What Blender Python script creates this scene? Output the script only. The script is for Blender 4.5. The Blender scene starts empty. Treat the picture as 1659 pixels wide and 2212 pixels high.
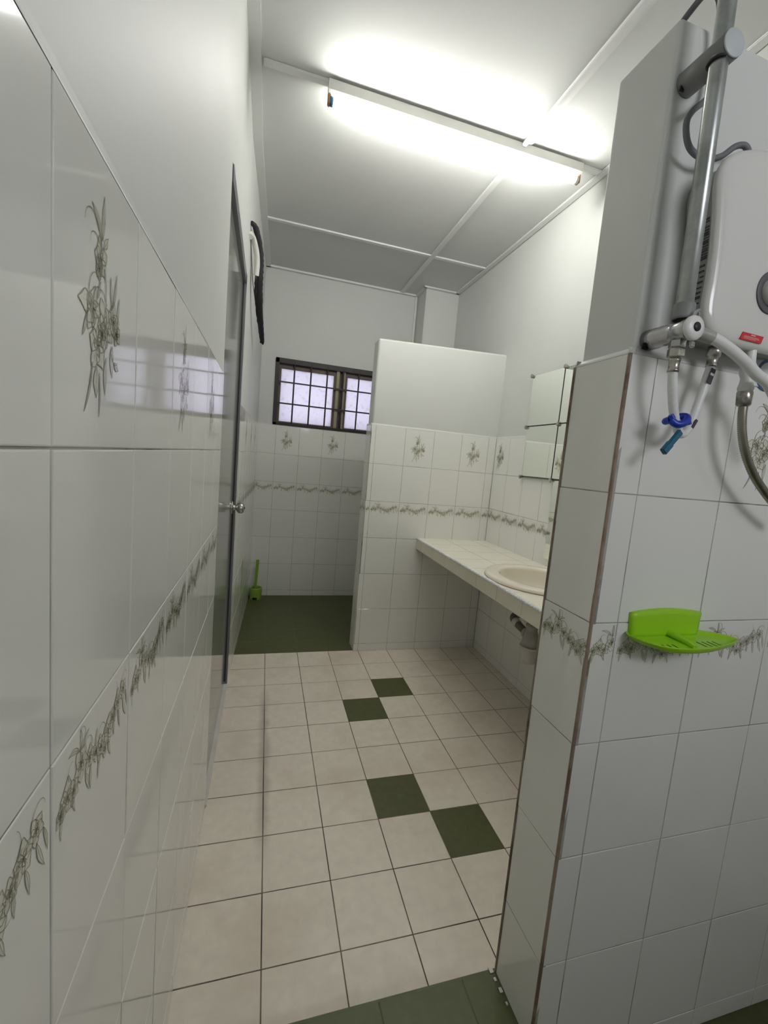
import bpy, bmesh, math, random
from mathutils import Vector, Matrix
C = bpy.context.scene.collection
PI = math.pi
# ------------------------------------------------------------------ camera
cam_d = bpy.data.cameras.new('camera'); cam = bpy.data.objects.new('camera', cam_d); C.objects.link(cam)
RT = ((0.95670061, 0.28605051, -0.05378958), (-0.27695724, 0.95147555, 0.13412295), (0.08954675, -0.1134181, 0.98950377))
cam.matrix_world = Matrix(((RT[0][0], RT[0][2], -RT[0][1], 0.1448), (RT[1][0], RT[1][2], -RT[1][1], -2.7857),
                           (RT[2][0], RT[2][2], -RT[2][1], 1.2799), (0, 0, 0, 1)))
cam_d.sensor_fit = 'HORIZONTAL'; cam_d.sensor_width = 36.0
cam_d.lens = 953.12 / 1659 * 36
cam_d.shift_x = -(855.27 - 829.5) / 1659; cam_d.shift_y = (1107.7 - 1106) / 1659
cam_d.clip_start = 0.01; cam_d.clip_end = 100
bpy.context.scene.camera = cam
# ------------------------------------------------------------------ world, exposure
w = bpy.data.worlds.new('daylight'); bpy.context.scene.world = w; w.use_nodes = True
WB = w.node_tree.nodes['Background']; WB.inputs[0].default_value = (0.90, 0.90, 1.0, 1); WB.inputs[1].default_value = 2.6
vs = bpy.context.scene.view_settings
vs.view_transform = 'Standard'; vs.look = 'None'; vs.gamma = 1; vs.use_curve_mapping = False; vs.exposure = 0.18
TUBE_POWER = 60.0
sky_d = bpy.data.lights.new('window_daylight', 'AREA'); sky_d.shape = 'RECTANGLE'; sky_d.size = 0.72; sky_d.size_y = 0.52
sky_d.energy = 7.0; sky_d.color = (0.93, 0.94, 1.0)
sky_l = bpy.data.objects.new('window_daylight', sky_d); C.objects.link(sky_l); sky_l.location = (1.075, -3.90, 2.02); sky_l.rotation_euler = (math.radians(90), 0, 0)
# ------------------------------------------------------------------ materials
MATS = {}
def nodes_of(name):
    m = bpy.data.materials.new(name); m.use_nodes = True
    nt = m.node_tree; b = nt.nodes['Principled BSDF']; MATS[name] = m
    return m, nt, b
def N(nt, t, **k):
    n = nt.nodes.new(t)
    for a, v in k.items(): setattr(n, a, v)
    return n
def mat(name, col, rough=0.5, metal=0.0, var=0.06, scale=8.0, bump=0.0, bscale=60.0, coat=0.0, ior=1.5, trans=0.0, bdist=0.002):
    m, nt, b = nodes_of(name)
    tc = N(nt, 'ShaderNodeTexCoord')
    nz = N(nt, 'ShaderNodeTexNoise'); nz.inputs['Scale'].default_value = scale; nz.inputs['Detail'].default_value = 5
    nt.links.new(tc.outputs['Object'], nz.inputs['Vector'])
    cr = N(nt, 'ShaderNodeValToRGB')
    cr.color_ramp.elements[0].position = 0.3; cr.color_ramp.elements[1].position = 0.7
    cr.color_ramp.elements[0].color = tuple(c * (1 - var) for c in col) + (1,)
    cr.color_ramp.elements[1].color = tuple(min(1, c * (1 + var)) for c in col) + (1,)
    nt.links.new(nz.outputs['Fac'], cr.inputs['Fac']); nt.links.new(cr.outputs['Color'], b.inputs['Base Color'])
    b.inputs['Roughness'].default_value = rough; b.inputs['Metallic'].default_value = metal; b.inputs['IOR'].default_value = ior
    b.inputs['Coat Weight'].default_value = coat; b.inputs['Transmission Weight'].default_value = trans
    if bump:
        n2 = N(nt, 'ShaderNodeTexNoise'); n2.inputs['Scale'].default_value = bscale; n2.inputs['Detail'].default_value = 4
        nt.links.new(tc.outputs['Object'], n2.inputs['Vector'])
        bp = N(nt, 'ShaderNodeBump'); bp.inputs['Strength'].default_value = bump; bp.inputs['Distance'].default_value = bdist
        nt.links.new(n2.outputs['Fac'], bp.inputs['Height']); nt.links.new(bp.outputs['Normal'], b.inputs['Normal'])
    return m
def dirt(name, col, col2, rough, dscale, lo, hi, **k):          # a base colour with stains of their own shape
    m = mat(name, col, rough, **k); nt = m.node_tree; b = nt.nodes['Principled BSDF']
    src = b.inputs['Base Color'].links[0].from_socket
    tc = N(nt, 'ShaderNodeTexCoord'); nz = N(nt, 'ShaderNodeTexNoise'); nz.inputs['Scale'].default_value = dscale; nz.inputs['Detail'].default_value = 8
    nz.inputs['Roughness'].default_value = 0.65
    nt.links.new(tc.outputs['Object'], nz.inputs['Vector'])
    mr = N(nt, 'ShaderNodeMapRange'); mr.inputs[1].default_value = lo; mr.inputs[2].default_value = hi
    nt.links.new(nz.outputs['Fac'], mr.inputs[0])
    mx = N(nt, 'ShaderNodeMix', data_type='RGBA'); mx.inputs[7].default_value = tuple(col2) + (1,)
    nt.links.new(mr.outputs[0], mx.inputs[0]); nt.links.new(src, mx.inputs[6]); nt.links.new(mx.outputs[2], b.inputs['Base Color'])
    return m
mat('paint', (0.665, 0.675, 0.645), 0.55, var=0.02, scale=3, bump=0.25, bscale=9, bdist=0.004)
mat('ceiling_paint', (0.68, 0.69, 0.67), 0.7, var=0.02, scale=3)
mat('batten_paint', (0.80, 0.81, 0.79), 0.5, var=0.02)
mat('wall_tile', (0.845, 0.845, 0.80), 0.07, var=0.015, scale=3, bump=0.10, bscale=14, bdist=0.0012)
dirt('wall_grout', (0.44, 0.425, 0.385), (0.13, 0.11, 0.085), 0.8, 5.0, 0.45, 0.62)
dirt('corner_grout', (0.33, 0.25, 0.19), (0.18, 0.12, 0.085), 0.8, 9.0, 0.45, 0.6, bump=0.5, bscale=80)
mat('decor_line', (0.29, 0.28, 0.19), 0.12, var=0.25, scale=90)
mat('decor_fill', (0.72, 0.715, 0.61), 0.08, var=0.10, scale=60)
dirt('floor_tile', (0.80, 0.73, 0.62), (0.68, 0.60, 0.49), 0.42, 2.2, 0.50, 0.70, var=0.05, scale=30)
mat('green_tile', (0.080, 0.090, 0.028), 0.50, var=0.10, scale=40)
dirt('floor_grout', (0.20, 0.16, 0.125), (0.055, 0.042, 0.034), 0.9, 3.5, 0.42, 0.58)
mat('green_grout', (0.13, 0.15, 0.08), 0.8, var=0.2)
mat('white_grout', (0.72, 0.70, 0.66), 0.8, var=0.1)
mat('cream_tile', (0.74, 0.70, 0.57), 0.35, var=0.03)
mat('basin_ceramic', (0.84, 0.78, 0.65), 0.12, var=0.015, coat=0.3)
mat('trim_white', (0.82, 0.82, 0.82), 0.25, var=0.03)
mat('dark_gap', (0.02, 0.02, 0.022), 0.7)
mat('door_panel', (0.27, 0.28, 0.25), 0.10, var=0.05, scale=2)
mat('door_frame', (0.17, 0.172, 0.188), 0.28, var=0.05)
mat('threshold', (0.66, 0.63, 0.58), 0.35, var=0.1)
dirt('window_frame_paint', (0.022, 0.018, 0.014), (0.30, 0.29, 0.25), 0.5, 16.0, 0.68, 0.72)
mat('sash_wood', (0.115, 0.075, 0.06), 0.5, var=0.1)
mat('olive_wood', (0.34, 0.32, 0.20), 0.5, var=0.1)
mat('bar_iron', (0.025, 0.012, 0.014), 0.45)
mat('steel', (0.50, 0.50, 0.49), 0.25, 1.0, var=0.08, scale=20)
mat('satin_steel', (0.50, 0.48, 0.46), 0.28, 1.0, var=0.08)
dirt('rail_steel', (0.44, 0.46, 0.45), (0.30, 0.32, 0.30), 0.30, 14.0, 0.45, 0.62, metal=0.85, var=0.08, scale=30)
mat('cap_grey', (0.52, 0.56, 0.57), 0.45, var=0.05)
mat('grey_plastic', (0.22, 0.225, 0.22), 0.5, var=0.08)
mat('cable_grey', (0.16, 0.165, 0.18), 0.5, var=0.08)
mat('black_plastic', (0.015, 0.014, 0.018), 0.45)
mat('white_plastic', (0.80, 0.80, 0.77), 0.28, var=0.02)
mat('heater_white', (0.70, 0.69, 0.655), 0.13, var=0.01, coat=0.3)
mat('heater_side', (0.30, 0.31, 0.28), 0.4, var=0.02)
mat('knob_grey', (0.10, 0.10, 0.115), 0.5, var=0.1)
mat('label_red', (0.62, 0.02, 0.025), 0.4)
mat('label_text', (0.75, 0.45, 0.42), 0.5)
mat('dark_text', (0.055, 0.045, 0.06), 0.6)
mat('label_white', (0.80, 0.81, 0.84), 0.4)
mat('label_blue', (0.03, 0.11, 0.25), 0.4)
mat('soap_green', (0.36, 0.70, 0.02), 0.30, var=0.05, bump=0.06, bscale=300, bdist=0.0006)
mat('brush_green', (0.24, 0.42, 0.05), 0.4, var=0.05)
mat('brush_dark', (0.05, 0.09, 0.02), 0.8)
mat('braid', (0.80, 0.81, 0.79), 0.35, var=0.05, scale=200)
mat('blue_plastic', (0.008, 0.04, 0.42), 0.3, var=0.1)
mat('teal_plastic', (0.012, 0.13, 0.22), 0.4, var=0.15, scale=60)
mat('flex_metal', (0.30, 0.285, 0.23), 0.35, 0.9, var=0.15, scale=40)
dirt('nut_metal', (0.52, 0.50, 0.44), (0.22, 0.21, 0.18), 0.3, 60, 0.45, 0.6, metal=0.9)
mat('pvc_grey', (0.40, 0.385, 0.345), 0.45, var=0.1, scale=25)
mat('pvc_dark', (0.15, 0.135, 0.12), 0.5, var=0.15)
mat('pvc_white', (0.62, 0.60, 0.56), 0.35, var=0.05)
mat('umbrella_black', (0.022, 0.018, 0.022), 0.75, var=0.2, scale=60)
mat('umbrella_cream', (0.72, 0.71, 0.66), 0.35)
mat('shaft_grey', (0.13, 0.12, 0.12), 0.4, 0.3)
mat('clear_wrap', (0.80, 0.81, 0.80), 0.25, trans=0.75, ior=1.3)
mat('fixture_paint', (0.62, 0.62, 0.57), 0.5, var=0.05)
mat('tube_back', (0.85, 0.85, 0.85), 0.4)
mat('holder_brown', (0.33, 0.20, 0.10), 0.6)
m = MATS['floor_tile']; nt = m.node_tree; b = nt.nodes['Principled BSDF']; src = b.inputs['Base Color'].links[0].from_socket
tc = N(nt, 'ShaderNodeTexCoord'); sp = N(nt, 'ShaderNodeSeparateXYZ'); nt.links.new(tc.outputs['Object'], sp.inputs[0])
def chain(*ops):                                            # grimy strip trodden along the first joint from the door
    v = ops[0]
    for op, val in ops[1:]:
        n = N(nt, 'ShaderNodeMath', operation=op); nt.links.new(v, n.inputs[0])
        if val is not None:
            if isinstance(val, float): n.inputs[1].default_value = val
            else: nt.links.new(val, n.inputs[1])
        v = n.outputs[0]
    return v
nz = N(nt, 'ShaderNodeTexNoise'); nz.inputs['Scale'].default_value = 11; nz.inputs['Detail'].default_value = 7; nt.links.new(tc.outputs['Object'], nz.inputs['Vector'])
n1 = chain(nz.outputs['Fac'], ('MULTIPLY', 0.045))
bx_ = chain(sp.outputs[0], ('SUBTRACT', 0.199), ('ABSOLUTE', None), ('SUBTRACT', n1))
mr1 = N(nt, 'ShaderNodeMapRange', interpolation_type='SMOOTHSTEP'); mr1.inputs[1].default_value = 0.012; mr1.inputs[2].default_value = -0.022; nt.links.new(bx_, mr1.inputs[0])
by_ = chain(sp.outputs[1], ('ADD', 0.98), ('ABSOLUTE', None))
mr2 = N(nt, 'ShaderNodeMapRange', interpolation_type='SMOOTHSTEP'); mr2.inputs[1].default_value = 0.62; mr2.inputs[2].default_value = 0.30; nt.links.new(by_, mr2.inputs[0])
ff = chain(mr1.outputs[0], ('MULTIPLY', mr2.outputs[0]), ('MULTIPLY', 0.42))
mx = N(nt, 'ShaderNodeMix', data_type='RGBA'); mx.inputs[7].default_value = (0.20, 0.165, 0.13, 1); nt.links.new(ff, mx.inputs[0]); nt.links.new(src, mx.inputs[6]); nt.links.new(mx.outputs[2], b.inputs['Base Color'])
m, nt, b = nodes_of('mirror'); b.inputs['Base Color'].default_value = (0.88, 0.92, 0.86, 1); b.inputs['Metallic'].default_value = 1; b.inputs['Roughness'].default_value = 0.01
m, nt, b = nodes_of('tube_light'); b.inputs['Base Color'].default_value = (0.9, 0.9, 0.9, 1)
b.inputs['Emission Color'].default_value = (1.0, 0.985, 0.94, 1); b.inputs['Emission Strength'].default_value = TUBE_POWER
def frosted():
    m, nt, b = nodes_of('frosted_glass'); out = nt.nodes['Material Output']
    tc = N(nt, 'ShaderNodeTexCoord'); nz = N(nt, 'ShaderNodeTexNoise'); nz.inputs['Scale'].default_value = 38; nz.inputs['Detail'].default_value = 8
    nt.links.new(tc.outputs['Object'], nz.inputs['Vector'])
    cr = N(nt, 'ShaderNodeValToRGB'); cr.color_ramp.elements[0].position = 0.30; cr.color_ramp.elements[1].position = 0.45
    cr.color_ramp.elements[0].color = (0.49, 0.47, 0.50, 1); cr.color_ramp.elements[1].color = (0.57, 0.56, 0.60, 1)
    nt.links.new(nz.outputs['Fac'], cr.inputs['Fac'])
    tr = N(nt, 'ShaderNodeBsdfTranslucent'); gl = N(nt, 'ShaderNodeBsdfGlossy'); gl.inputs['Roughness'].default_value = 0.2
    nt.links.new(cr.outputs['Color'], tr.inputs['Color'])
    mx = N(nt, 'ShaderNodeMixShader'); mx.inputs[0].default_value = 0.04
    nt.links.new(tr.outputs[0], mx.inputs[1]); nt.links.new(gl.outputs[0], mx.inputs[2]); nt.links.new(mx.outputs[0], out.inputs['Surface'])
frosted()
# ------------------------------------------------------------------ mesh helpers
V = Vector
class MB:
    def __init__(s): s.v = []; s.f = []; s.m = []; s.mats = []; s.sm = []
    def mi(s, name):
        if name not in s.mats: s.mats.append(name)
        return s.mats.index(name)
    def add(s, verts, faces, mt, smooth=False):
        o = len(s.v); s.v += [tuple(p) for p in verts]; k = s.mi(mt)
        for f in faces: s.f.append(tuple(i + o for i in f)); s.m.append(k); s.sm.append(smooth)
    def box(s, lo, hi, mt, bev=0.0, M=None):
        bm = bmesh.new(); bmesh.ops.create_cube(bm, size=1)
        for v in bm.verts: v.co = V([(lo[i] + hi[i]) / 2 + v.co[i] * (hi[i] - lo[i]) for i in range(3)])
        if bev: bmesh.ops.bevel(bm, geom=bm.edges[:], offset=bev, segments=2, affect='EDGES', clamp_overlap=True)
        s.bm(bm, mt, M); return s
    def bm(s, bm, mt, M=None, smooth=False):
        bm.verts.index_update()
        vs = [(M @ v.co if M else v.co.copy()) for v in bm.verts]
        s.add(vs, [[v.index for v in f.verts] for f in bm.faces], mt, smooth); bm.free()
    def tube(s, pts, r, mt, n=14, caps=True, closed=False):
        pts = [V(p) for p in pts]; L = len(pts); rs = r if isinstance(r, (list, tuple)) else [r] * L
        T = []
        for i in range(L):
            a = pts[max(0, i - 1)]; c = pts[min(L - 1, i + 1)]; T.append((c - a).normalized() if (c - a).length > 1e-9 else V((0, 0, 1)))
        up = V((0, 0, 1)) if abs(T[0].z) < 0.9 else V((1, 0, 0))
        x = T[0].cross(up).normalized(); vs = []
        for i in range(L):
            x = (x - T[i] * x.dot(T[i])).normalized(); y = T[i].cross(x)
            for k in range(n):
                a = 2 * PI * k / n; vs.append(pts[i] + (x * math.cos(a) + y * math.sin(a)) * rs[i])
        fs = [(i * n + k, i * n + (k + 1) % n, (i + 1) * n + (k + 1) % n, (i + 1) * n + k) for i in range(L - 1) for k in range(n)]
        s.add(vs, fs, mt, True)
        if caps:
            for i, rev in ((0, True), (L - 1, False)):
                q = vs[i * n:(i + 1) * n]; s.add(q[::-1] if rev else q, [tuple(range(n))], mt)
        return s
    def lathe(s, prof, mt, M=None, n=28, smooth=True):       # prof (r,z) about local z
        vs = []; L = len(prof)
        for r, z in prof:
            for k in range(n):
                a = 2 * PI * k / n; p = V((r * math.cos(a), r * math.sin(a), z)); vs.append(M @ p if M else p)
        fs = [(i * n + k, i * n + (k + 1) % n, (i + 1) * n + (k + 1) % n, (i + 1) * n + k) for i in range(L - 1) for k in range(n)]
        s.add(vs, fs, mt, smooth)
        return s
    def build(s, name, parent=None):
        me = bpy.data.meshes.new(name); me.from_pydata(s.v, [], s.f)
        for k in s.mats: me.materials.append(MATS[k])
        me.polygons.foreach_set('material_index', s.m); me.polygons.foreach_set('use_smooth', s.sm); me.update()
        o = bpy.data.objects.new(name, me); C.objects.link(o)
        if parent:
            o.parent = parent; o.matrix_parent_inverse = Matrix.Identity(4)
            o.location = -world_loc(parent)
        return o
def world_loc(o):
    l = V(o.location)
    while o.parent: o = o.parent; l = l + V(o.location)
    return l
def tag(o, label=None, cat=None, group=None, kind=None):
    for k, v in (('label', label), ('category', cat), ('group', group), ('kind', kind)):
        if v: o[k] = v
    return o
def thing(name, loc, label, cat, group=None):
    o = bpy.data.objects.new(name, None); C.objects.link(o); o.location = loc; o.empty_display_size = 0.05
    return tag(o, label, cat, group)
def struct(o): return tag(o, kind='structure')
def frameM(org, z, x=None):                                   # matrix whose z axis is the given direction
    z = V(z).normalized(); x = V(x) if x else (V((0, 0, 1)) if abs(z.z) < 0.9 else V((1, 0, 0)))
    y = z.cross(x).normalized(); x = y.cross(z)
    return Matrix(((x.x, y.x, z.x, org[0]), (x.y, y.y, z.y, org[1]), (x.z, y.z, z.z, org[2]), (0, 0, 0, 1)))
def cyl(mb, a, b_, r, mt, n=28, bev=0.0):
    a = V(a); b_ = V(b_); L = (b_ - a).length; M = frameM(a, b_ - a); bv = bev or r * 0.06
    mb.lathe([(0.0001, 0), (r - bv, 0), (r, bv), (r, L - bv), (r - bv, L), (0.0001, L)], mt, M, n)
def bez(pts, n=8):                                            # Catmull-Rom through the points
    pts = [V(p) for p in pts]; P = [pts[0] * 2 - pts[1]] + pts + [pts[-1] * 2 - pts[-2]]; out = []
    for i in range(1, len(P) - 2):
        a, b_, c, d = P[i - 1:i + 3]
        for k in range(n):
            t = k / n
            out.append(0.5 * ((2 * b_) + (c - a) * t + (2 * a - 5 * b_ + 4 * c - d) * t * t + (3 * b_ - a - 3 * c + d) * t ** 3))
    out.append(pts[-1]); return out
# ------------------------------------------------------------------ floral motifs printed on the tiles (millimetres on the tile)
class Motif:
    def __init__(s): s.items = []; s.z = 0; s.scale = 1.0
    def line(s, pts, w0, w1=None):
        s.items.append(('l', pts, w0, w1 if w1 is not None else w0))
    def fill(s, pts): s.z += 1; s.items.append(('f', pts, s.z, 0))
    def petal(s, cx, cy, a, L, W, w=0.75):
        pts = []
        for i in range(11):
            t = i / 10; r = L * t; off = W * math.sin(PI * t ** 0.8) * (1 + 0.18 * math.sin(9 * t + a * 3))
            pts.append((r, off))
        loop = pts + [(x, -y * 0.9) for x, y in pts[::-1]][1:]
        ca, sa = math.cos(a), math.sin(a)
        loop = [(cx + x * ca - y * sa, cy + x * sa + y * ca) for x, y in loop]
        s.fill(loop); s.line(loop, w)
        s.line([(cx + L * t * ca, cy + L * t * sa) for t in (0.15, 0.4, 0.65)], w * 0.5, 0.1)
    def flower(s, cx, cy, r, n=5, a0=0.3):
        for i in range(n): s.petal(cx, cy, a0 + 2 * PI * i / n, r * (1 + 0.15 * math.sin(i * 2.3)), r * 0.44)
        for i in range(3):
            a = a0 + i * 2.1; s.petal(cx, cy, a + 0.5, r * 0.45, r * 0.16, 0.9)
        s.line([(cx + 1.6 * math.cos(t), cy + 1.6 * math.sin(t)) for t in [k * 0.7 for k in range(10)]], 1.3)
    def leaf(s, x, y, a, L, W, bend=0.0):
        mid = []; px, py, aa = x, y, a
        for i in range(10): mid.append((px, py, aa)); px += L / 9 * math.cos(aa); py += L / 9 * math.sin(aa); aa += bend / 9
        up = []; dn = []
        for i, (mx, my, ma) in enumerate(mid):
            t = i / 9; o = W * math.sin(PI * min(1, t * 1.05)) if t < 0.95 else 0
            up.append((mx - o * math.sin(ma), my + o * math.cos(ma))); dn.append((mx + o * math.sin(ma), my - o * math.cos(ma)))
        s.fill(up + dn[::-1]); s.line(up, 0.4, 0.6); s.line(dn, 0.9, 0.3); s.line([(p[0], p[1]) for p in mid], 0.5, 0.2)
    def tendril(s, x, y, a, L, curl):
        pts = []; n = 20
        for i in range(n): pts.append((x, y)); x += L / n * math.cos(a); y += L / n * math.sin(a); a += curl * (0.3 + 1.4 * i / n) / n
        s.line(pts, 1.0, 0.35)
D = math.radians
def border_motif():
    m = Motif()
    m.leaf(52, -24, D(135), 26, 2.4, 0.9); m.leaf(54, -24, D(70), 20, 2.2, 0.7); m.leaf(54, -25, D(30), 22, 2.4, -0.2); m.tendril(60, -26, D(50), 34, 3.6)
    m.tendril(84, -38, D(100), 34, 3.3); m.tendril(100, -44, D(-20), 30, 1.5); m.tendril(120, -48, D(100), 40, 3.9)
    m.leaf(20, -52, D(-115), 26, 2.2, 0.5); m.leaf(38, -56, D(-80), 18, 2, 0.2)
    m.tendril(30, -36, D(110), 22, -3.2); m.tendril(64, -40, D(-40), 24, 2.6); m.flower(40, -52, 12, 5, 0.6); m.flower(14, -54, 9, 5, 0.1); m.leaf(90, -44, D(60), 16, 2.4, 0.4); m.flower(92, -52, 10, 5, 0.9); m.tendril(128, -60, D(-40), 26, 2.4); m.flower(142, -46, 11, 5, 0.4); m.leaf(146, -50, D(-95), 20, 2.2, 0.2)
    m.flower(27, -48, 17, 5, 0.2); m.flower(56, -38, 17, 5, 0.9); m.flower(76, -46, 12, 5, 0.1)
    m.leaf(66, -55, D(-60), 24, 3, -0.4); m.leaf(80, -55, D(-100), 26, 2.6, 0.3)
    m.leaf(104, -62, D(-110), 24, 2.4, 0.2); m.leaf(128, -62, D(-80), 24, 2.5, 0.3)
    m.flower(106, -56, 14, 5, 0.5); m.flower(127, -52, 17, 5, 0); m.flower(118, -66, 9, 5, 0.7)
    m.tendril(140, -44, D(35), 44, 2.2); m.leaf(150, -44, D(80), 18, 2, -0.5); m.tendril(168, -28, D(80), 36, -3.6)
    m.flower(158, -38, 15, 5, 0.3); m.flower(176, -32, 12, 5, 0.8)
    m.leaf(160, -48, D(-70), 26, 2.5, -0.3); m.leaf(176, -42, D(-75), 32, 2.6, 0.3); m.leaf(186, -38, D(-65), 26, 2, -0.4)
    return m
def spray_motif():                                            # centre of the tile at 0,0
    m = Motif(); m.scale = 1.12
    m.leaf(-4, 48, D(118), 28, 3.2, 0.8); m.leaf(-3, 48, D(82), 34, 3.0, 0.1); m.leaf(0, 44, D(45), 15, 3, 0.2)
    m.tendril(-4, 42, D(110), 52, 3.4); m.tendril(-4, 40, D(130), 34, 3.2); m.line([(2, 30), (6, 18), (7, 2)], 1.4, 0.9)
    m.flower(-6, 34, 15, 5, 0.5); m.flower(-9, 26, 8, 5, 1.0); m.leaf(-6, 18, D(-105), 16, 2, -0.3)
    m.leaf(20, 4, D(95), 26, 2, 0.1); m.leaf(22, 6, D(62), 32, 2, 0.4); m.leaf(34, -4, D(80), 24, 2, -0.1)
    m.tendril(-28, -6, D(100), 46, -3.0); m.tendril(-20, 0, D(80), 26, -2.8)
    m.petal(-22, -2, D(188), 26, 7); m.petal(-22, -2, D(250), 22, 8); m.flower(-20, -6, 16, 5, 0.1)
    m.flower(5, -12, 19, 5, 0.8); m.flower(24, -4, 15, 5, 0.2); m.flower(33, -12, 10, 5, 0.6)
    m.tendril(8, 4, D(120), 26, 3.0); m.flower(-10, -30, 20, 5, 0.35); m.flower(-2, -20, 10, 5, 0.0)
    m.leaf(22, -24, D(-95), 26, 4, 0.3); m.tendril(20, -30, D(-60), 22, 2.6); m.leaf(28, -36, D(-40), 12, 3, 0.5)
    m.leaf(-12, -46, D(-95), 24, 5, 0.2); m.leaf(-20, -44, D(-100), 42, 1.3, -0.5); m.leaf(-6, -50, D(-80), 34, 1.3, -0.4)
    m.leaf(8, -36, D(-100), 30, 3, 0.3); m.leaf(-30, -10, D(-110), 22, 2, -0.3)
    return m
BORDER, SPRAY = border_motif(), spray_motif()
def stamp(mb, motif, place, inside):
    for kind, pts, a, b_ in motif.items:
        pts = [(p[0] * motif.scale, p[1] * motif.scale) for p in pts]
        if kind == 'f':
            if not all(inside(*p) for p in pts): continue
            c = (sum(p[0] for p in pts) / len(pts), sum(p[1] for p in pts) / len(pts))
            h = 0.00012 + a * 0.0000025
            vs = [place(c[0], c[1], h)] + [place(p[0], p[1], h) for p in pts]; n = len(pts)
            mb.add(vs, [(0, i + 1, (i + 1) % n + 1) for i in range(n)], 'decor_fill')
        else:
            L = len(pts); q = []
            for i, p in enumerate(pts):
                p0 = pts[max(0, i - 1)]; p1 = pts[min(L - 1, i + 1)]; dx, dy = p1[0] - p0[0], p1[1] - p0[1]; d = math.hypot(dx, dy) or 1
                wd = (a + (b_ - a) * i / max(1, L - 1)) * (0.62 if motif.scale > 1 else 0.46)
                q.append(((p[0] - dy / d * wd, p[1] + dx / d * wd), (p[0] + dy / d * wd, p[1] - dx / d * wd)))
            for i in range(L - 1):
                if inside(*pts[i]) and inside(*pts[i + 1]):
                    mb.add([place(*q[i][0], 0.0005), place(*q[i][1], 0.0005), place(*q[i + 1][1], 0.0005), place(*q[i + 1][0], 0.0005)], [(0, 1, 2, 3)], 'decor_line')
# ------------------------------------------------------------------ tiling
rnd = random.Random(7)
HT = 0.2417; B0 = 0.0515
ZL = [0.0] + [B0 + HT * k for k in range(7)]
T0 = ZL[-1]
def tiles(mb, O, U, W_, Nn, us, vs, mt='wall_tile', grout='wall_grout', gap=0.0010, deep=0.006, tilt=0.0005, border=False, sprays=(), bstart=None, skip=None, pick=None, lip=True):
    """tiles on the plane O + u*U + v*W_, facing Nn; deep = how far they stand proud of the wall"""
    O, U, W_, Nn = V(O), V(U).normalized(), V(W_).normalized(), V(Nn).normalized()
    P = lambda u, v, h: O + U * u + W_ * v + Nn * h
    flip = U.cross(W_).dot(Nn) < 0
    F = lambda f: f[::-1] if flip else f
    u0, u1, v0, v1 = us[0], us[-1], vs[0], vs[-1]
    g = [P(u0, v0, -0.0011), P(u1, v0, -0.0011), P(u1, v1, -0.0011), P(u0, v1, -0.0011)]
    bk = [P(u0, v0, -deep), P(u1, v0, -deep), P(u1, v1, -deep), P(u0, v1, -deep)]
    mb.add(g + bk, [F((0, 1, 2, 3)), F((1, 0, 4, 5)), F((2, 1, 5, 6)), F((3, 2, 6, 7)), F((0, 3, 7, 4))], grout)
    if lip:                                                  # plaster closing the top edge of the tiling
        a = [P(u0, v1, 0.0002), P(u1, v1, 0.0002), P(u1, v1 + 0.004, -0.001), P(u0, v1 + 0.004, -0.001), P(u1, v1 + 0.012, -deep), P(u0, v1 + 0.012, -deep), P(u0, v1, -deep), P(u1, v1, -deep)]
        mb.add(a, [F((0, 1, 2, 3)), F((3, 2, 4, 5)), F((5, 6, 0, 3)), F((1, 7, 4, 2))], 'paint')
    for i in range(len(us) - 1):
        for j in range(len(vs) - 1):
            if skip and skip(i, j): continue
            a, b_ = us[i] + gap, us[i + 1] - gap; c, d = vs[j] + gap, vs[j + 1] - (0.0 if lip and j == len(vs) - 2 else gap)
            if b_ - a < 0.003 or d - c < 0.003: continue
            h = [rnd.uniform(-tilt, tilt) for _ in range(4)]; e = 0.0014
            mm = pick(i, j) if pick else mt
            lo = [P(a, c, -0.0011), P(b_, c, -0.0011), P(b_, d, -0.0011), P(a, d, -0.0011)]
            m1 = [P(a, c, h[0] - 0.0007), P(b_, c, h[1] - 0.0007), P(b_, d, h[2] - 0.0007), P(a, d, h[3] - 0.0007)]
            e2 = e * 0.35
            m2 = [P(a + e2, c + e2, h[0] - 0.0002), P(b_ - e2, c + e2, h[1] - 0.0002), P(b_ - e2, d - e2, h[2] - 0.0002), P(a + e2, d - e2, h[3] - 0.0002)]
            tp = [P(a + e, c + e, h[0]), P(b_ - e, c + e, h[1]), P(b_ - e, d - e, h[2]), P(a + e, d - e, h[3])]
            allv = lo + m1 + m2 + tp; fs = []
            for L in range(3):
                for k in range(4):
                    k2 = (k + 1) % 4; fs.append(F((L * 4 + k, L * 4 + k2, L * 4 + 4 + k2, L * 4 + 4 + k)))
            mb.add(allv, fs, mm, False); mb.add(tp, [F((0, 1, 2, 3))], mm)
            def hh(u, v):
                s, t = (u - a) / (b_ - a), (v - c) / (d - c)
                return (h[0] * (1 - s) + h[1] * s) * (1 - t) + (h[3] * (1 - s) + h[2] * s) * t
            if border and j == 4:
                ub = us[i] if (bstart is None or i not in bstart) else bstart[i]
                pl = lambda x, y, z, ub=ub, vv=vs[j + 1]: P(ub + x / 1000, vv + y / 1000, hh(ub + x / 1000, vv + y / 1000) + z)
                stamp(mb, BORDER, pl, lambda x, y, ub=ub: a + 0.002 < ub + x / 1000 < b_ - 0.002)
            if j == 6 and i in sprays:
                uc = us[i] + 0.095; vc = vs[j] + 0.122
                pl = lambda x, y, z: P(uc + x / 1000, vc + y / 1000, hh(uc + x / 1000, vc + y / 1000) + z)
                stamp(mb, SPRAY, pl, lambda x, y: True)
def ruled(a, b_, first, step=0.2):
    out = [a]; x = first
    while x < b_ - 1e-4:
        if x > a + 1e-4: out.append(x)
        x += step
    return out + [b_]
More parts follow.
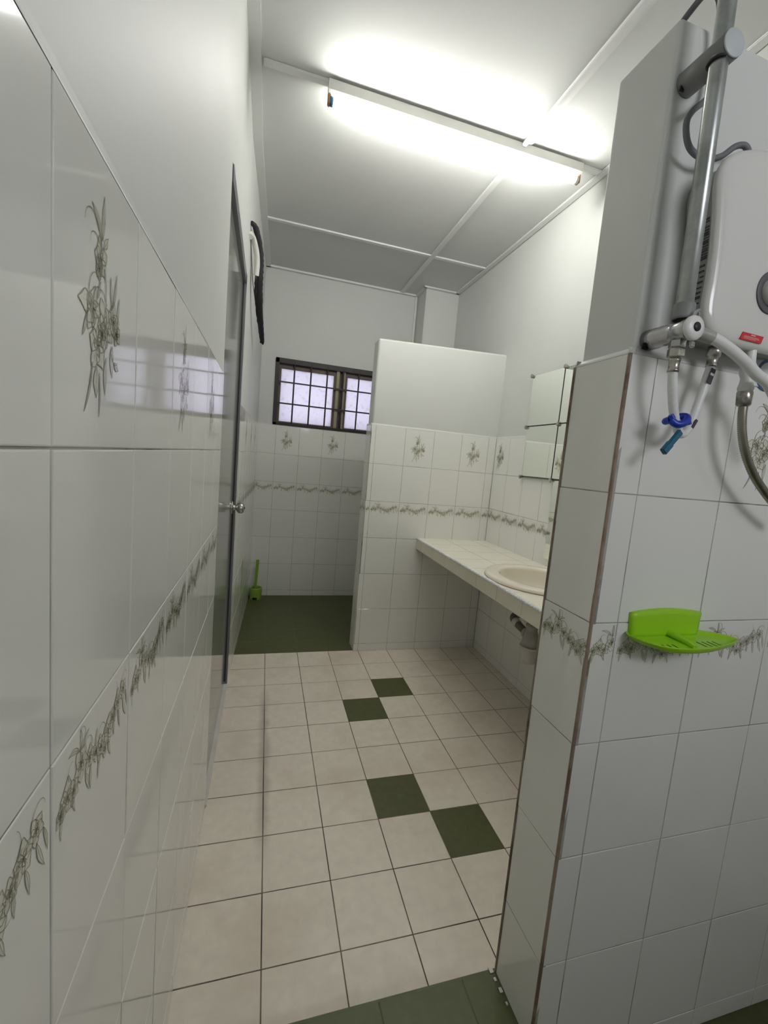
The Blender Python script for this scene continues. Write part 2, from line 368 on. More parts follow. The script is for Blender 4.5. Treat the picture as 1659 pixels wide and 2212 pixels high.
ZC = 2.77; XR = 1.653; YB = 1.18; YR = -3.75
# ------------------------------------------------------------------ floor
mb = MB()
xs = ruled(-0.03, XR + 0.01, 0.199); ys = ruled(-1.99, 0.0, -1.8)
ny = len(ys) - 1
def pickf(i, j):
    r = round(-ys[j + 1] / 0.2)                              # row counted from the far border
    c = round((xs[i] - 0.199) / 0.2)                         # tile between lines c and c+1
    return 'green_tile' if (c, r) in {(3, 2), (2, 3), (2, 6), (3, 7)} else 'floor_tile'
tiles(mb, (0, 0, 0), (1, 0, 0), (0, 1, 0), (0, 0, 1), xs, ys, 'floor_tile', 'floor_grout', gap=0.0016, tilt=0.0004, pick=pickf, lip=False)
tiles(mb, (0, 0, 0), (1, 0, 0), (0, 1, 0), (0, 0, 1), ruled(-0.03, XR + 0.01, 0.199), ruled(0.0, YB + 0.02, 0.2), 'green_tile', 'green_grout', gap=0.0008, tilt=0.0002, lip=False)
tiles(mb, (0, 0, 0), (1, 0, 0), (0, 1, 0), (0, 0, 1), ruled(-0.03, XR + 0.01, 0.199), ruled(YR, -2.125, -3.7), 'green_tile', 'green_grout', gap=0.001, tilt=0.0002, lip=False)
mb.box((-0.2, YR - 0.2, -0.12), (XR + 0.2, YB + 0.2, -0.006), 'floor_grout')
struct(mb.build('floor'))
# raised kerb of green tiles between the shower and the vanity area
mb = MB(); mb.box((-0.002, -2.120, -0.004), (0.745, -1.996, 0.0925), 'green_grout')
ks = ruled(-0.002, 0.745, 0.245)
tiles(mb, (0, 0, 0.0995), (1, 0, 0), (0, 1, 0), (0, 0, 1), ks, [-2.127, -1.989], 'green_tile', 'green_grout', gap=0.0008, tilt=0.0002, lip=False)
tiles(mb, (0, -2.127, 0), (1, 0, 0), (0, 0, 1), (0, -1, 0), ks, [0.0, 0.0995], 'green_tile', 'green_grout', gap=0.0008, tilt=0.0002, lip=False)
tiles(mb, (0, -1.989, 0), (1, 0, 0), (0, 0, 1), (0, 1, 0), ks, [0.0, 0.0995], 'green_tile', 'green_grout', gap=0.0008, tilt=0.0002, lip=False)
r2 = random.Random(3)
for x, y, a in ((0.7205, -1.9925, .007), (0.7215, -2.012, .005), (0.7235, -2.034, .006), (0.7245, -2.060, .004)):   # crumbs of white grout along the half wall
    mb.box((x - a * .6, y - a, 0.0985), (x + a, y + a, 0.1008), 'white_grout', 0.0015)
struct(mb.build('trim_1'))
# ------------------------------------------------------------------ ceiling
mb = MB(); mb.box((-0.2, YR - 0.2, ZC), (XR + 0.2, YB + 0.2, ZC + 0.1), 'ceiling_paint')
struct(mb.build('ceiling'))
def trim(n, boxes, mt='batten_paint'):
    mb = MB()
    for lo, hi in boxes: mb.box(lo, hi, mt, 0.003)
    return struct(mb.build('trim_%d' % n))
k = 2
for y in (0.405, -0.79, -1.985, -3.18):
    trim(k, [((0.05, y - 0.018, ZC - 0.009), (XR - 0.03, y + 0.018, ZC - 0.0002))]); k += 1
trim(k, [((1.185, YR + 0.03, ZC - 0.0105), (1.221, YB - 0.03, ZC - 0.0001))]); k += 1
trim(k, [((XR - 0.034, YR + .01, ZC - 0.012), (XR + 0.004, 0.944, ZC - 0.0002)), ((1.34, YB - 0.026, ZC - 0.012), (0.05, YB + .004, ZC - 0.0002)),
         ((1.332, 0.93, ZC - 0.012), (1.362, YB, ZC - 0.0002)), ((1.332, 0.918, ZC - 0.012), (XR, 0.948, ZC - 0.0002))]); k += 1
mb = MB()                                                    # moulding along the slightly skewed left wall
for (xa, ya), (xb, yb) in (((0.0, YR), (0.0, -0.33)), ((0.0, -0.33), (0.062, YB))):
    a = [V((xa - .006, ya, 0)), V((xa + 0.046 if ya < -1 else xa + .042, ya, 0)), V((xb + 0.042 if yb < 0 else xb + .03, yb, 0)), V((xb - .006, yb, 0))]
    lo = [p + V((0, 0, ZC - 0.012)) for p in a]; hi = [p + V((0, 0, ZC - 0.0002)) for p in a]
    mb.add(lo + hi, [(0, 3, 2, 1), (4, 5, 6, 7), (0, 1, 5, 4), (1, 2, 6, 5), (2, 3, 7, 6), (3, 0, 4, 7)], 'batten_paint')
struct(mb.build('trim_%d' % k)); k += 1
# ------------------------------------------------------------------ left wall with the door opening
DY0, DY1, DZ = -1.245, -0.335, 2.13
XE = 0.056
def quadbox(mb, pts, z0, z1, mt):
    lo = [V((x, y, z0)) for x, y in pts]; hi = [V((x, y, z1)) for x, y in pts]; n = len(pts)
    mb.add(lo + hi, [tuple(range(n))[::-1], tuple(range(n, 2 * n))] + [(i, (i + 1) % n, (i + 1) % n + n, i + n) for i in range(n)], mt)
mb = MB(); R_ = 0.006; RL = 0.0016
mb.box((-0.15, YR - 0.15, 0), (-RL, DY0, ZC), 'paint'); mb.box((-0.15, DY0, DZ), (-RL, DY1, ZC), 'paint')
quadbox(mb, [(-0.15, DY1), (-RL, DY1), (XE - RL, YB), (XE - RL, YB + 0.15), (-0.15, YB + 0.15)], 0, ZC, 'paint')
wl = struct(mb.build('wall_left'))
zl = [0.0] + [z + 0.008 for z in ZL[1:]]
mb = MB(); us = ruled(YR, DY0, -3.6168)
ev = [i for i, u in enumerate(us[:-1]) if abs(((u + 2.4185) / 0.1997 / 2) - round((u + 2.4185) / 0.1997 / 2)) < 0.02 and us[i + 1] - u > 0.19]
us = [YR] + [-2.4185 + 0.1997 * q for q in range(-6, 6)] + [DY0 + .004]
ev = [i for i in range(1, 12) if (i - 7) % 2 == 0]
tiles(mb, (0, 0, 0), (0, 1, 0), (0, 0, 1), (1, 0, 0), us, zl, border=True, sprays=ev, tilt=0.0004, deep=0.0015)
mb.build('near_tiles', wl)
sl = V((XE, YB - DY1, 0)); L_ = sl.length; sl.normalize()
mb = MB(); tiles(mb, (0, DY1, 0), sl, (0, 0, 1), (sl.y, -sl.x, 0), ruled(0, L_, 0.135), ZL, border=True, sprays=(2, 4, 6), tilt=0.0004, bstart={0: -0.065}, deep=0.0015)
mb.build('far_tiles', wl)
# ------------------------------------------------------------------ back wall with window opening
WX0, WX1, WZ0, WZ1 = 0.172, 1.135, 1.507, 2.062
mb = MB(); yb = YB + R_
ox0, ox1, oz0, oz1 = WX0 + 0.006, WX1 - 0.006, WZ0 + 0.006, WZ1 - 0.006
mb.box((-0.1, yb, 0), (ox0, yb + 0.13, ZC), 'paint'); mb.box((ox1, yb, 0), (XR + 0.1, yb + 0.13, ZC), 'paint')
mb.box((ox0, yb, 0), (ox1, yb + 0.13, oz0), 'paint'); mb.box((ox0, yb, oz1), (ox1, yb + 0.13, ZC), 'paint')
wb = struct(mb.build('wall_back'))
mb = MB(); us = [XE - .004, 0.2046, 0.4046, 0.6046, 0.8046, 1.0046, 1.2046, 1.4046, XR]
us[1:8] = [0.2046 + 0.1997 * q for q in range(7)]
tiles(mb, (0, YB, 0), (1, 0, 0), (0, 0, 1), (0, -1, 0), us, ZL, border=True, sprays=(1, 3, 5), bstart={0: 0.012})
mb.build('back_tiles', wb)
mb = MB(); mb.box((1.362, 0.95, T0 + 0.02), (XR + 0.02, yb + 0.01, ZC), 'paint', 0.004); mb.box((1.362, 0.95, 0), (XR + 0.02, yb + 0.01, T0 + 0.02), 'wall_tile')
struct(mb.build('wall_column'))
# ------------------------------------------------------------------ right wall
mb = MB(); mb.box((XR + R_, YR - 0.15, 0), (XR + 0.15, YB + 0.15, ZC), 'paint')
wr = struct(mb.build('wall_right'))
mb = MB(); ry = [-0.016, -0.2] + [-0.2 - 0.2 * q for q in range(1, 18)] + [YR]
ry = ry[::-1]; nn = len(ry)
tiles(mb, (XR, 0, 0), (0, 1, 0), (0, 0, 1), (-1, 0, 0), ry, ZL, border=False, sprays=(), lip=True)
# border and sprays are laid out from the far corner, mirrored along the wall
mb2 = MB()
for kx in range(0, 9):
    y0 = -0.2 * kx
    pl = lambda x, y, z, y0=y0: V((XR - z - 0.0006, y0 - x / 1000, ZL[5] + y / 1000))
    stamp(mb2, BORDER, pl, lambda x, y, kx=kx: (x > 18 if kx == 0 else 3 < x < 197))
    if kx % 2 == 0:
        pl = lambda x, y, z, y0=y0: V((XR - z - 0.0006, y0 - 0.092 - x / 1000, ZL[6] + 0.122 + y / 1000))
        stamp(mb2, SPRAY, pl, lambda x, y: True)
off = len(mb.v); mb.v += mb2.v
for f, mi_ in zip(mb2.f, mb2.m): mb.f.append(tuple(i + off for i in f)); mb.m.append(mb.mi(mb2.mats[mi_])); mb.sm.append(False)
mb.build('right_tiles', wr)
# ------------------------------------------------------------------ wall behind the camera, with a high window
mb = MB(); RX0, RX1, RZ0, RZ1 = 0.70, 1.45, 1.745, 2.295
mb.box((-0.1, YR - 0.15, 0), (RX0, YR - R_, ZC), 'paint'); mb.box((RX1, YR - 0.15, 0), (XR + 0.1, YR - R_, ZC), 'paint')
mb.box((RX0, YR - 0.15, 0), (RX1, YR - R_, RZ0), 'paint'); mb.box((RX0, YR - 0.15, RZ1), (RX1, YR - R_, ZC), 'paint')
wf = struct(mb.build('wall_front'))
mb = MB(); tiles(mb, (0, YR, 0), (1, 0, 0), (0, 0, 1), (0, 1, 0), ruled(0, XR, 0.2), ZL, border=True); mb.build('front_tiles', wf)
# ------------------------------------------------------------------ half walls
def rounded_core(mb, lo, hi, r):
    bm = bmesh.new(); bmesh.ops.create_cube(bm, size=1)
    for v in bm.verts: v.co = V([(lo[i] + hi[i]) / 2 + v.co[i] * (hi[i] - lo[i]) for i in range(3)])
    ed = [e for e in bm.edges if not (abs(e.verts[0].co.x - hi[0]) < 1e-6 and abs(e.verts[1].co.x - hi[0]) < 1e-6) and max(v.co.z for v in e.verts) > lo[2] + 0.01]
    bmesh.ops.bevel(bm, geom=ed, offset=r, segments=4, affect='EDGES', profile=0.5); mb.bm(bm, 'paint', None, False)
# toilet cubicle half wall
PX, PY, PT = 0.7644, -0.0148, 0.136
mb = MB(); rounded_core(mb, (PX + R_, PY + R_, 0.0), (XR + 0.02, PY + PT - R_, 2.043), 0.014)
# the top of this wall rises a little towards the right
for i, p in enumerate(mb.v):
    if p[2] > 1.9: mb.v[i] = (p[0], p[1], p[2] + (p[0] - PX) * 0.035 - 0.008)
wp = struct(mb.build('wall_partition'))
mb = MB(); px = [PX, 0.7968] + [0.7968 + 0.1997 * q for q in range(1, 5)] + [XR]
tiles(mb, (0, PY, 0), (1, 0, 0), (0, 0, 1), (0, -1, 0), px, ZL, border=True, sprays=(2, 4), bstart={0: PX})
tiles(mb, (PX, 0, 0), (0, 1, 0), (0, 0, 1), (-1, 0, 0), [PY, PY + PT], ZL, border=True)
tiles(mb, (0, PY + PT, 0), (1, 0, 0), (0, 0, 1), (0, 1, 0), px, ZL, border=True, sprays=(2, 4))
mb.build('partition_tiles', wp)
# shower half wall carrying the heater
SX, SY, SF = 0.732, -2.14, -1.995
mb = MB(); rounded_core(mb, (SX + 0.010, SY + R_, 0.0), (XR + 0.02, SF - R_, 2.028), 0.006)
ws = struct(mb.build('wall_shower'))
hx = [SX, 0.7921] + [0.7921 + 0.1997 * q for q in range(1, 5)] + [XR]
mb = MB()
tiles(mb, (0, SY, 0), (1, 0, 0), (0, 0, 1), (0, -1, 0), hx, ZL, border=True, sprays=(2, 4), bstart={0: SX - .003})
tiles(mb, (SX, 0, 0), (0, -1, 0), (0, 0, 1), (-1, 0, 0), [-SF, -SY], ZL, border=True, deep=0.010, bstart={0: -SF})
tiles(mb, (0, SF, 0), (1, 0, 0), (0, 0, 1), (0, 1, 0), hx, ZL, border=True, sprays=(2, 4))
for (x, y) in ((SX, SY), (SX, SF)):                          # brown grout bead down both corners
    mb.tube([(x + 0.001, y + (0.001 if y == SY else -0.001), z) for z in (0.0, 0.5, 1.0, T0)], 0.0034, 'corner_grout', 12)
mb.build('shower_wall_tiles', ws)
# ------------------------------------------------------------------ window in the back wall
yw = YB - 0.002
mb = MB()
mb.box((WX0, yw - 0.006, WZ0), (WX0 + 0.031, yw + 0.07, WZ1), 'window_frame_paint', 0.003)
mb.box((WX1 - 0.031, yw - 0.006, WZ0), (WX1, yw + 0.07, WZ1), 'window_frame_paint', 0.003)
mb.box((WX0, yw - 0.006, WZ1 - 0.042), (WX1, yw + 0.07, WZ1), 'window_frame_paint', 0.003)
mb.box((WX0, yw - 0.006, WZ0), (WX1, yw + 0.07, WZ0 + 0.022), 'window_frame_paint', 0.003)
win = struct(mb.build('window_1'))
def sash(x0, x1, name, bl, br):
    mb = MB(); y0, y1 = yw + 0.03, yw + 0.058; z0, z1 = WZ0 + 0.020, WZ1 - 0.040
    mb.box((x0, y0, z0), (x0 + bl, y1, z1), 'sash_wood', 0.002); mb.box((x1 - br, y0, z0), (x1, y1, z1), 'sash_wood', 0.002)
    mb.box((x0 + bl, y0, z1 - 0.040), (x1 - br, y1, z1), 'sash_wood', 0.002); mb.box((x0 + bl, y0, z0), (x1 - br, y1, z0 + 0.014), 'sash_wood', 0.002)
    s = mb.build('sash', win)
    mb = MB(); mb.box((x0 + bl - 0.004, y0 + 0.012, z0 + 0.006), (x1 - br + 0.004, y0 + 0.017, z1 - 0.03), 'frosted_glass'); mb.build('pane', s)
sash(WX0 + 0.026, 0.694, 'left', 0.024, 0.024); sash(0.765, WX1 - 0.026, 'right', 0.024, 0.024)
mb = MB(); mb.box((0.690, yw + 0.012, WZ0 + 0.013), (0.716, yw + 0.066, WZ1 - 0.04), 'olive_wood', 0.002); mb.box((0.742, yw + 0.012, WZ0 + 0.013), (0.768, yw + 0.066, WZ1 - 0.04), 'olive_wood', 0.002)
mb.box((0.71, yw + 0.04, WZ0 + 0.013), (0.75, yw + 0.06, WZ1 - 0.04), 'sash_wood'); mb.build('mullion', win)
mb = MB()
for q in range(6): mb.tube([(0.329 + 0.139 * q, yw - 0.001, WZ0 + 0.005), (0.329 + 0.139 * q, yw - 0.001, WZ1 - 0.02)], 0.0066, 'bar_iron', 8)
for z in (1.867, 1.690): mb.box((WX0 + 0.02, yw - 0.008, z - 0.006), (WX1 - 0.02, yw, z + 0.006), 'bar_iron', 0.001)
mb.build('security_grille', win)
# window behind the camera
mb = MB(); yr = YR
for lo, hi in (((RX0, yr - .06, RZ0), (RX0 + .03, yr + .004, RZ1)), ((RX1 - .03, yr - .06, RZ0), (RX1, yr + .004, RZ1)), ((RX0, yr - .06, RZ1 - .03), (RX1, yr + .004, RZ1)), ((RX0, yr - .06, RZ0), (RX1, yr + .004, RZ0 + .03))):
    mb.box(lo, hi, 'window_frame_paint', 0.002)
w2 = struct(mb.build('window_2'))
# ------------------------------------------------------------------ door in the left wall
fx = 0.002
mb = MB()
mb.box((-0.09, DY1 - 0.055, 0), (fx, DY1, DZ), 'door_frame', 0.003); mb.box((-0.09, DY0, 0), (-0.010, DY0 + 0.05, DZ), 'door_frame', 0.003)
mb.box((-0.09, DY0, DZ - 0.055), (fx, DY1, DZ), 'door_frame', 0.003)
mb.box((-0.0125, DY1 - 0.0600, 0.03), (-0.006, DY1 - 0.055, DZ - 0.055), 'dark_gap', 0.001)
dr = struct(mb.build('door_1'))
mb = MB(); mb.box((-0.046, DY0 + 0.048, 0.02), (-0.012, DY1 - 0.053, DZ - 0.053), 'door_panel', 0.002); dl = mb.build('door_leaf', dr)
KY, KZ = -0.475, 0.985
mb = MB(); M = frameM((-0.012, KY, KZ), (1, 0, 0)) @ Matrix.Diagonal((1, 1, 0.82, 1))
mb.lathe([(0.0001, 0.0), (0.031, 0.0), (0.0325, 0.003), (0.030, 0.008), (0.016, 0.010), (0.0135, 0.014), (0.012, 0.022), (0.013, 0.030), (0.019, 0.034), (0.0255, 0.042), (0.0275, 0.053), (0.0262, 0.063), (0.021, 0.071), (0.012, 0.074), (0.0001, 0.0745)], 'satin_steel', M, 36)
cyl(mb, (0.0475, KY, KZ), (0.0530, KY, KZ), 0.004, 'black_plastic', 12)
tag(mb.build('door_knob', dl), label='satin steel round knob')
mb = MB(); mb.box((-0.08, DY0, 0.0), (0.004, DY1, 0.014), 'threshold', 0.003); mb.build('threshold', dr)
# ------------------------------------------------------------------ fluorescent batten light
FX0, FX1, FY = 0.300, 1.505, -0.80
t = thing('ceiling_light', ((FX0 + FX1) / 2, FY, ZC), 'long white fluorescent tube light glowing on the ceiling', 'light')
mb = MB(); prof = [(-0.024, 0), (-0.022, -0.036), (-0.015, -0.046), (0.015, -0.046), (0.022, -0.036), (0.024, 0)]
vs_ = [(x, FY + a, ZC - 0.010 + z) for x in (FX0, FX1) for a, z in prof]; n = len(prof)
mb.add(vs_, [tuple(range(n)), tuple(range(n, 2 * n))[::-1]] + [(i, i + n, (i + 1) % n + n, (i + 1) % n) for i in range(n)], 'fixture_paint')
mb.build('batten_body', t)
TZ = ZC - 0.076
for x, s in ((FX0, 1), (FX1, -1)):
    mb = MB(); mb.box((min(x, x + s * 0.012), FY - 0.013, TZ - 0.016), (max(x, x + s * 0.012), FY + 0.013, ZC - 0.05), 'holder_brown', 0.003); h_ = mb.build('lamp_holder', t)
mb = MB(); cyl(mb, (FX0 + 0.022, FY, TZ), (FX1 - 0.022, FY, TZ), 0.0180, 'tube_light', 24, 0.004); k_ = mb.mi('tube_back')
for i, f in enumerate(mb.f):                                # the tube shines from its lower and side faces only
    if sum(mb.v[a][2] for a in f) / len(f) > TZ + 0.0152: mb.m[i] = k_
tb = mb.build('tube', t)
mb = MB(); cyl(mb, (FX0 + 0.010, FY, TZ), (FX0 + 0.023, FY, TZ), 0.0168, 'label_blue', 20); mb.build('tube_cap', tb); mb = MB(); cyl(mb, (FX1 - 0.023, FY, TZ), (FX1 - 0.010, FY, TZ), 0.0168, 'steel', 20); mb.build('tube_cap', tb)
mb = MB(); mb.box((1.172, YR + 0.02, ZC - 0.024), (1.192, FY + 0.002 - 0.022, ZC - 0.0106), 'trim_white', 0.002)
tag(mb.build('cable_trunking'), 'thin white cable trunking running along the ceiling to the tube light', 'cable trunking')
mb = MB(); mb.box((1.338, YB - 0.014, 1.56), (1.350, YB - 0.0005 + 0.0045, ZC - 0.012), 'trim_white', 0.002)
tag(mb.build('wall_conduit'), 'narrow white conduit rising up the back wall beside the column', 'conduit')
# ------------------------------------------------------------------ vanity counter
CX0, CZ, CY0, CY1 = 1.139, 0.786, -1.984, PY
SCX, SCY, SA, SB = 1.398, -1.035, 0.243, 0.268
t = thing('vanity_counter', (1.4, -1.0, 0.7), 'cream tiled vanity counter running along the right wall under the mirrors', 'counter')
mb = MB(); X1 = XR - 0.0004
mb = MB()
def topmat():
    m, nt, b = nodes_of('counter_top')
    tc = N(nt, 'ShaderNodeTexCoord'); sp = N(nt, 'ShaderNodeSeparateXYZ'); nt.links.new(tc.outputs['Object'], sp.inputs[0])
    outs = []
    for ax, off in ((0, 0.055), (1, 0.015)):
        ad = N(nt, 'ShaderNodeMath', operation='ADD'); nt.links.new(sp.outputs[ax], ad.inputs[0]); ad.inputs[1].default_value = off + 20
        md = N(nt, 'ShaderNodeMath', operation='MODULO'); nt.links.new(ad.outputs[0], md.inputs[0]); md.inputs[1].default_value = 0.2
        lt = N(nt, 'ShaderNodeMath', operation='LESS_THAN'); nt.links.new(md.outputs[0], lt.inputs[0]); lt.inputs[1].default_value = 0.003
        outs.append(lt)
    mxm = N(nt, 'ShaderNodeMath', operation='MAXIMUM'); nt.links.new(outs[0].outputs[0], mxm.inputs[0]); nt.links.new(outs[1].outputs[0], mxm.inputs[1])
    mx = N(nt, 'ShaderNodeMix', data_type='RGBA'); mx.inputs[6].default_value = (0.84, 0.80, 0.69, 1); mx.inputs[7].default_value = (0.28, 0.25, 0.19, 1)
    nt.links.new(mxm.outputs[0], mx.inputs[0]); nt.links.new(mx.outputs[2], b.inputs['Base Color']); b.inputs['Roughness'].default_value = 0.3
topmat()
def rectpt(a):
    ca, sa = math.cos(a), math.sin(a); xx = (X1 - SCX) if ca > 0 else (SCX - CX0 - 0.012); yy = (CY1 - SCY) if sa > 0 else (SCY - CY0)
    q = min(xx / max(1e-9, abs(ca)), yy / max(1e-9, abs(sa))); return (SCX + q * ca, SCY + q * sa)
angs = [2 * PI * i / 96 for i in range(96)]
for cx_, cy_ in ((X1, CY1), (CX0 + .014, CY1), (X1, CY0), (CX0 + .014, CY0)): angs.append(math.atan2(cy_ - SCY, cx_ - SCX) % (2 * PI))
angs = sorted(set(angs)); n = len(angs)
inn = [(SCX + (SA - .03) * math.cos(a), SCY + (SB - .03) * math.sin(a)) for a in angs]; outp = [rectpt(a) for a in angs]
for z, fl in ((CZ, 1), (CZ - 0.062, -1)):
    mb.add([(x, y, z) for x, y in inn + outp], [((i, i + n, (i + 1) % n + n, (i + 1) % n))[::fl] for i in range(n)], 'counter_top')
mb.add([(x, y, CZ) for x, y in inn] + [(x, y, CZ - 0.062) for x, y in inn], [(i, (i + 1) % n, (i + 1) % n + n, i + n) for i in range(n)], 'counter_top')
mb.build('worktop', t)
mb = MB(); tiles(mb, (CX0, 0, 0), (0, 1, 0), (0, 0, 1), (-1, 0, 0), ruled(CY0, CY1 - .001, -1.915), [CZ - 0.072, CZ - 0.004], 'cream_tile', 'wall_grout', gap=0.0012, deep=0.014, lip=False)
mb.box((CX0 + 0.001, CY0, CZ - 0.071), (CX0 + 0.014, CY1 - .001, CZ - 0.0605), 'cream_tile')
mb.build('front_edge', t)
mb = MB(); y = CY1 - 0.001
while y > CY0 + 0.02:                                        # rope-pattern edge bead
    M = Matrix.Translation((CX0 + 0.0065, y - 0.0095, CZ - 0.0035)) @ Matrix.Rotation(D(22), 4, 'Z')
    mb.lathe([(0.003, -0.0095), (0.0078, -0.008), (0.0088, 0), (0.0078, 0.008), (0.003, 0.0095)], 'trim_white', M @ Matrix.Rotation(D(90), 4, 'X'), 12); y -= 0.0185
mb.tube([(CX0 + 0.0065, CY0, CZ - 0.0045), (CX0 + 0.0065, CY1 - 0.001, CZ - 0.0045)], 0.0068, 'wall_grout', 8)
mb.build('edge_bead', t)
# wash basin
t = thing('wash_basin', (SCX, SCY, CZ), 'oval cream ceramic drop-in basin set in the tiled counter', 'sink')
mb = MB(); rings = [(1.0, 0.0005), (1.0, 0.008), (0.985, 0.016), (0.95, 0.019), (0.86, 0.0195), (0.755, 0.0185), (0.73, 0.015), (0.715, 0.005), (0.69, -0.035), (0.61, -0.09), (0.48, -0.128), (0.25, -0.142), (0.09, -0.146)]
rings += [(0.10, -0.153), (0.50, -0.142), (0.70, -0.098), (0.80, -0.04), (0.83, 0.0), (0.84, 0.0005)]
n = 64; vs_ = []
for f, z in rings:
    for i in range(n):
        a = 2 * PI * i / n; sx = 0.004 if f < 0.7 else 0
        vs_.append((SCX + SA * f * math.cos(a) + sx, SCY + SB * f * math.sin(a), CZ + z))
mb.add(vs_, [(j * n + i, j * n + (i + 1) % n, (j + 1) * n + (i + 1) % n, (j + 1) * n + i) for j in range(len(rings) - 1) for i in range(n)], 'basin_ceramic', True)
mb.build('bowl', t)
mb = MB(); M = Matrix.Translation((SCX + 0.004, SCY, CZ - 0.150)); mb.lathe([(0.0001, 0.003), (0.012, 0.003), (0.02, 0.006), (0.026, 0.004), (0.026, -0.02), (0.0001, -0.02)], 'steel', M); mb.build('drain', t)
mb = MB(); vs_ = []
for f, z in ((1.004, 0.0002), (1.004, 0.0035), (0.99, 0.0035), (0.99, 0.0002)):
    for i in range(n): vs_.append((SCX + SA * f * math.cos(2 * PI * i / n), SCY + SB * f * math.sin(2 * PI * i / n), CZ + z))
mb.add(vs_, [(j * n + i, j * n + (i + 1) % n, (j + 1) * n + (i + 1) % n, (j + 1) * n + i) for j in range(3) for i in range(n)], 'corner_grout', True); mb.build('sealant', t)
# drain trap under the counter
PXc, PYc = SCX + 0.004, SCY + 0.004
t = thing('drain_trap', (PXc, PYc, 0.4), 'grey plastic bottle trap hanging under the vanity counter', 'pipe')
mb = MB(); cyl(mb, (PXc, PYc, 0.52), (PXc, PYc, CZ - 0.172), 0.021, 'pvc_grey'); mb.build('tail_pipe', t)
mb = MB(); Mt = Matrix.Translation((PXc, PYc, 0))
mb.lathe([(0.022, 0.575), (0.030, 0.570), (0.031, 0.560), (0.026, 0.556), (0.027, 0.535), (0.030, 0.533), (0.038, 0.495), (0.041, 0.480), (0.043, 0.466), (0.03, 0.455), (0.0001, 0.455)], 'pvc_grey', Mt); mb.build('trap_body', t)
mb = MB(); mb.lathe([(0.030, 0.462), (0.049, 0.466), (0.049, 0.455), (0.045, 0.452), (0.040, 0.400), (0.034, 0.385), (0.020, 0.378), (0.0001, 0.376)], 'pvc_white', Mt); mb.build('trap_cup', t)
mb = MB(); pts = bez([(PXc, PYc + 0.02, 0.510), (PXc, PYc + 0.09, 0.520), (PXc - 0.002, PYc + 0.155, 0.535), (PXc + 0.012, PYc + 0.175, 0.548), (PXc + 0.045, PYc + 0.178, 0.556), (XR - 0.02, PYc + 0.178, 0.568), (XR + 0.004, PYc + 0.178, 0.570)])
mb.tube(pts, 0.019, 'pvc_dark', 18)
cyl(mb, (PXc, PYc + 0.026, 0.510), (PXc, PYc + 0.048, 0.513), 0.027, 'pvc_grey'); cyl(mb, (PXc - 0.001, PYc + 0.115, 0.526), (PXc - 0.002, PYc + 0.145, 0.532), 0.0225, 'pvc_white'); mb.build('waste_pipe', t)
# ------------------------------------------------------------------ mirrors
def mirror(name, y0, y1, z0, z1, label, group='square mirror tiles above the vanity counter'):
    t = thing(name, (XR - 0.004, (y0 + y1) / 2, z0), label, 'mirror', group)
    mb = MB(); mb.box((XR - 0.0085, y0 + 0.004, z0 + 0.004), (XR - 0.0005, y1 - 0.0005, z1 - 0.0005), 'dark_gap')
    mb.box((XR - 0.0138, y0 + 0.0005, z0 + 0.001), (XR - 0.0085, y0 + 0.0065, z1 - 0.0005), 'dark_gap'); mb.box((XR - 0.0138, y0 + 0.0005, z0 + 0.001), (XR - 0.0085, y1 - 0.0005, z0 + 0.0055), 'dark_gap'); mb.build('backing', t)
    mb = MB(); mb.box((XR - 0.013, y0 + 0.0066, z0 + 0.0056), (XR - 0.0088, y1 - 0.001, z1 - 0.001), 'mirror', 0.0008); mb.build('glass', t)
ML = [('top mirror tile of the column farther from the shower wall', -.70, -.396, 1.562, 1.862), ('lower mirror tile of the far column beside the flower tile', -.70, -.396, 1.262, 1.562),
      ('top mirror tile half hidden behind the shower wall corner', -1.004, -.70, 1.562, 1.862), ('middle mirror tile half hidden behind the shower wall corner', -1.004, -.70, 1.262, 1.562)]
for l, a, b_, c, d in ML: mirror('mirror_tile', a, b_, c, d, l)
mb = MB()
t = thing('wall_mirror', (XR - 0.004, -0.95, 0.83), 'tall low mirror reaching down close to the basin at the shower wall edge', 'mirror')
mb.box((XR - 0.010, -1.20, 0.828), (XR - 0.005, -0.712, 1.258), 'mirror', 0.002); mb.build('glass', t)
mb = MB(); mb.box((XR - 0.0050, -1.195, 0.832), (XR - 0.0005, -0.716, 1.254), 'dark_gap'); mb.build('backing', t)
CL = [(-.392, 1.862, 'clip at the upper far corner of the mirror tiles'), (-.704, 1.864, 'clip at the top joint between the two mirror columns'), (-.392, 1.560, 'clip at the far edge between the two stacked mirror tiles'),
      (-.702, 1.562, 'clip at the centre joint where four mirror tiles meet'), (-.392, 1.260, 'clip at the lower far corner of the mirror tiles'), (-.698, 1.258, 'clip at the bottom joint above the tall low mirror'), (-.716, .968, 'clip gripping the side edge of the tall low mirror')]
for y, z, l in CL:
    mb = MB(); M = frameM((XR - 0.026, y, z), (1, 0, 0))
    mb.lathe([(0.0001, 0), (0.008, 0), (0.0125, 0.003), (0.0125, 0.012), (0.007, 0.015), (0.006, 0.0255), (0.0001, 0.0255)], 'satin_steel', M, 6, False)
    o = mb.build('mirror_clip'); tag(o, 'small metal ' + l, 'clip', 'mirror clips')
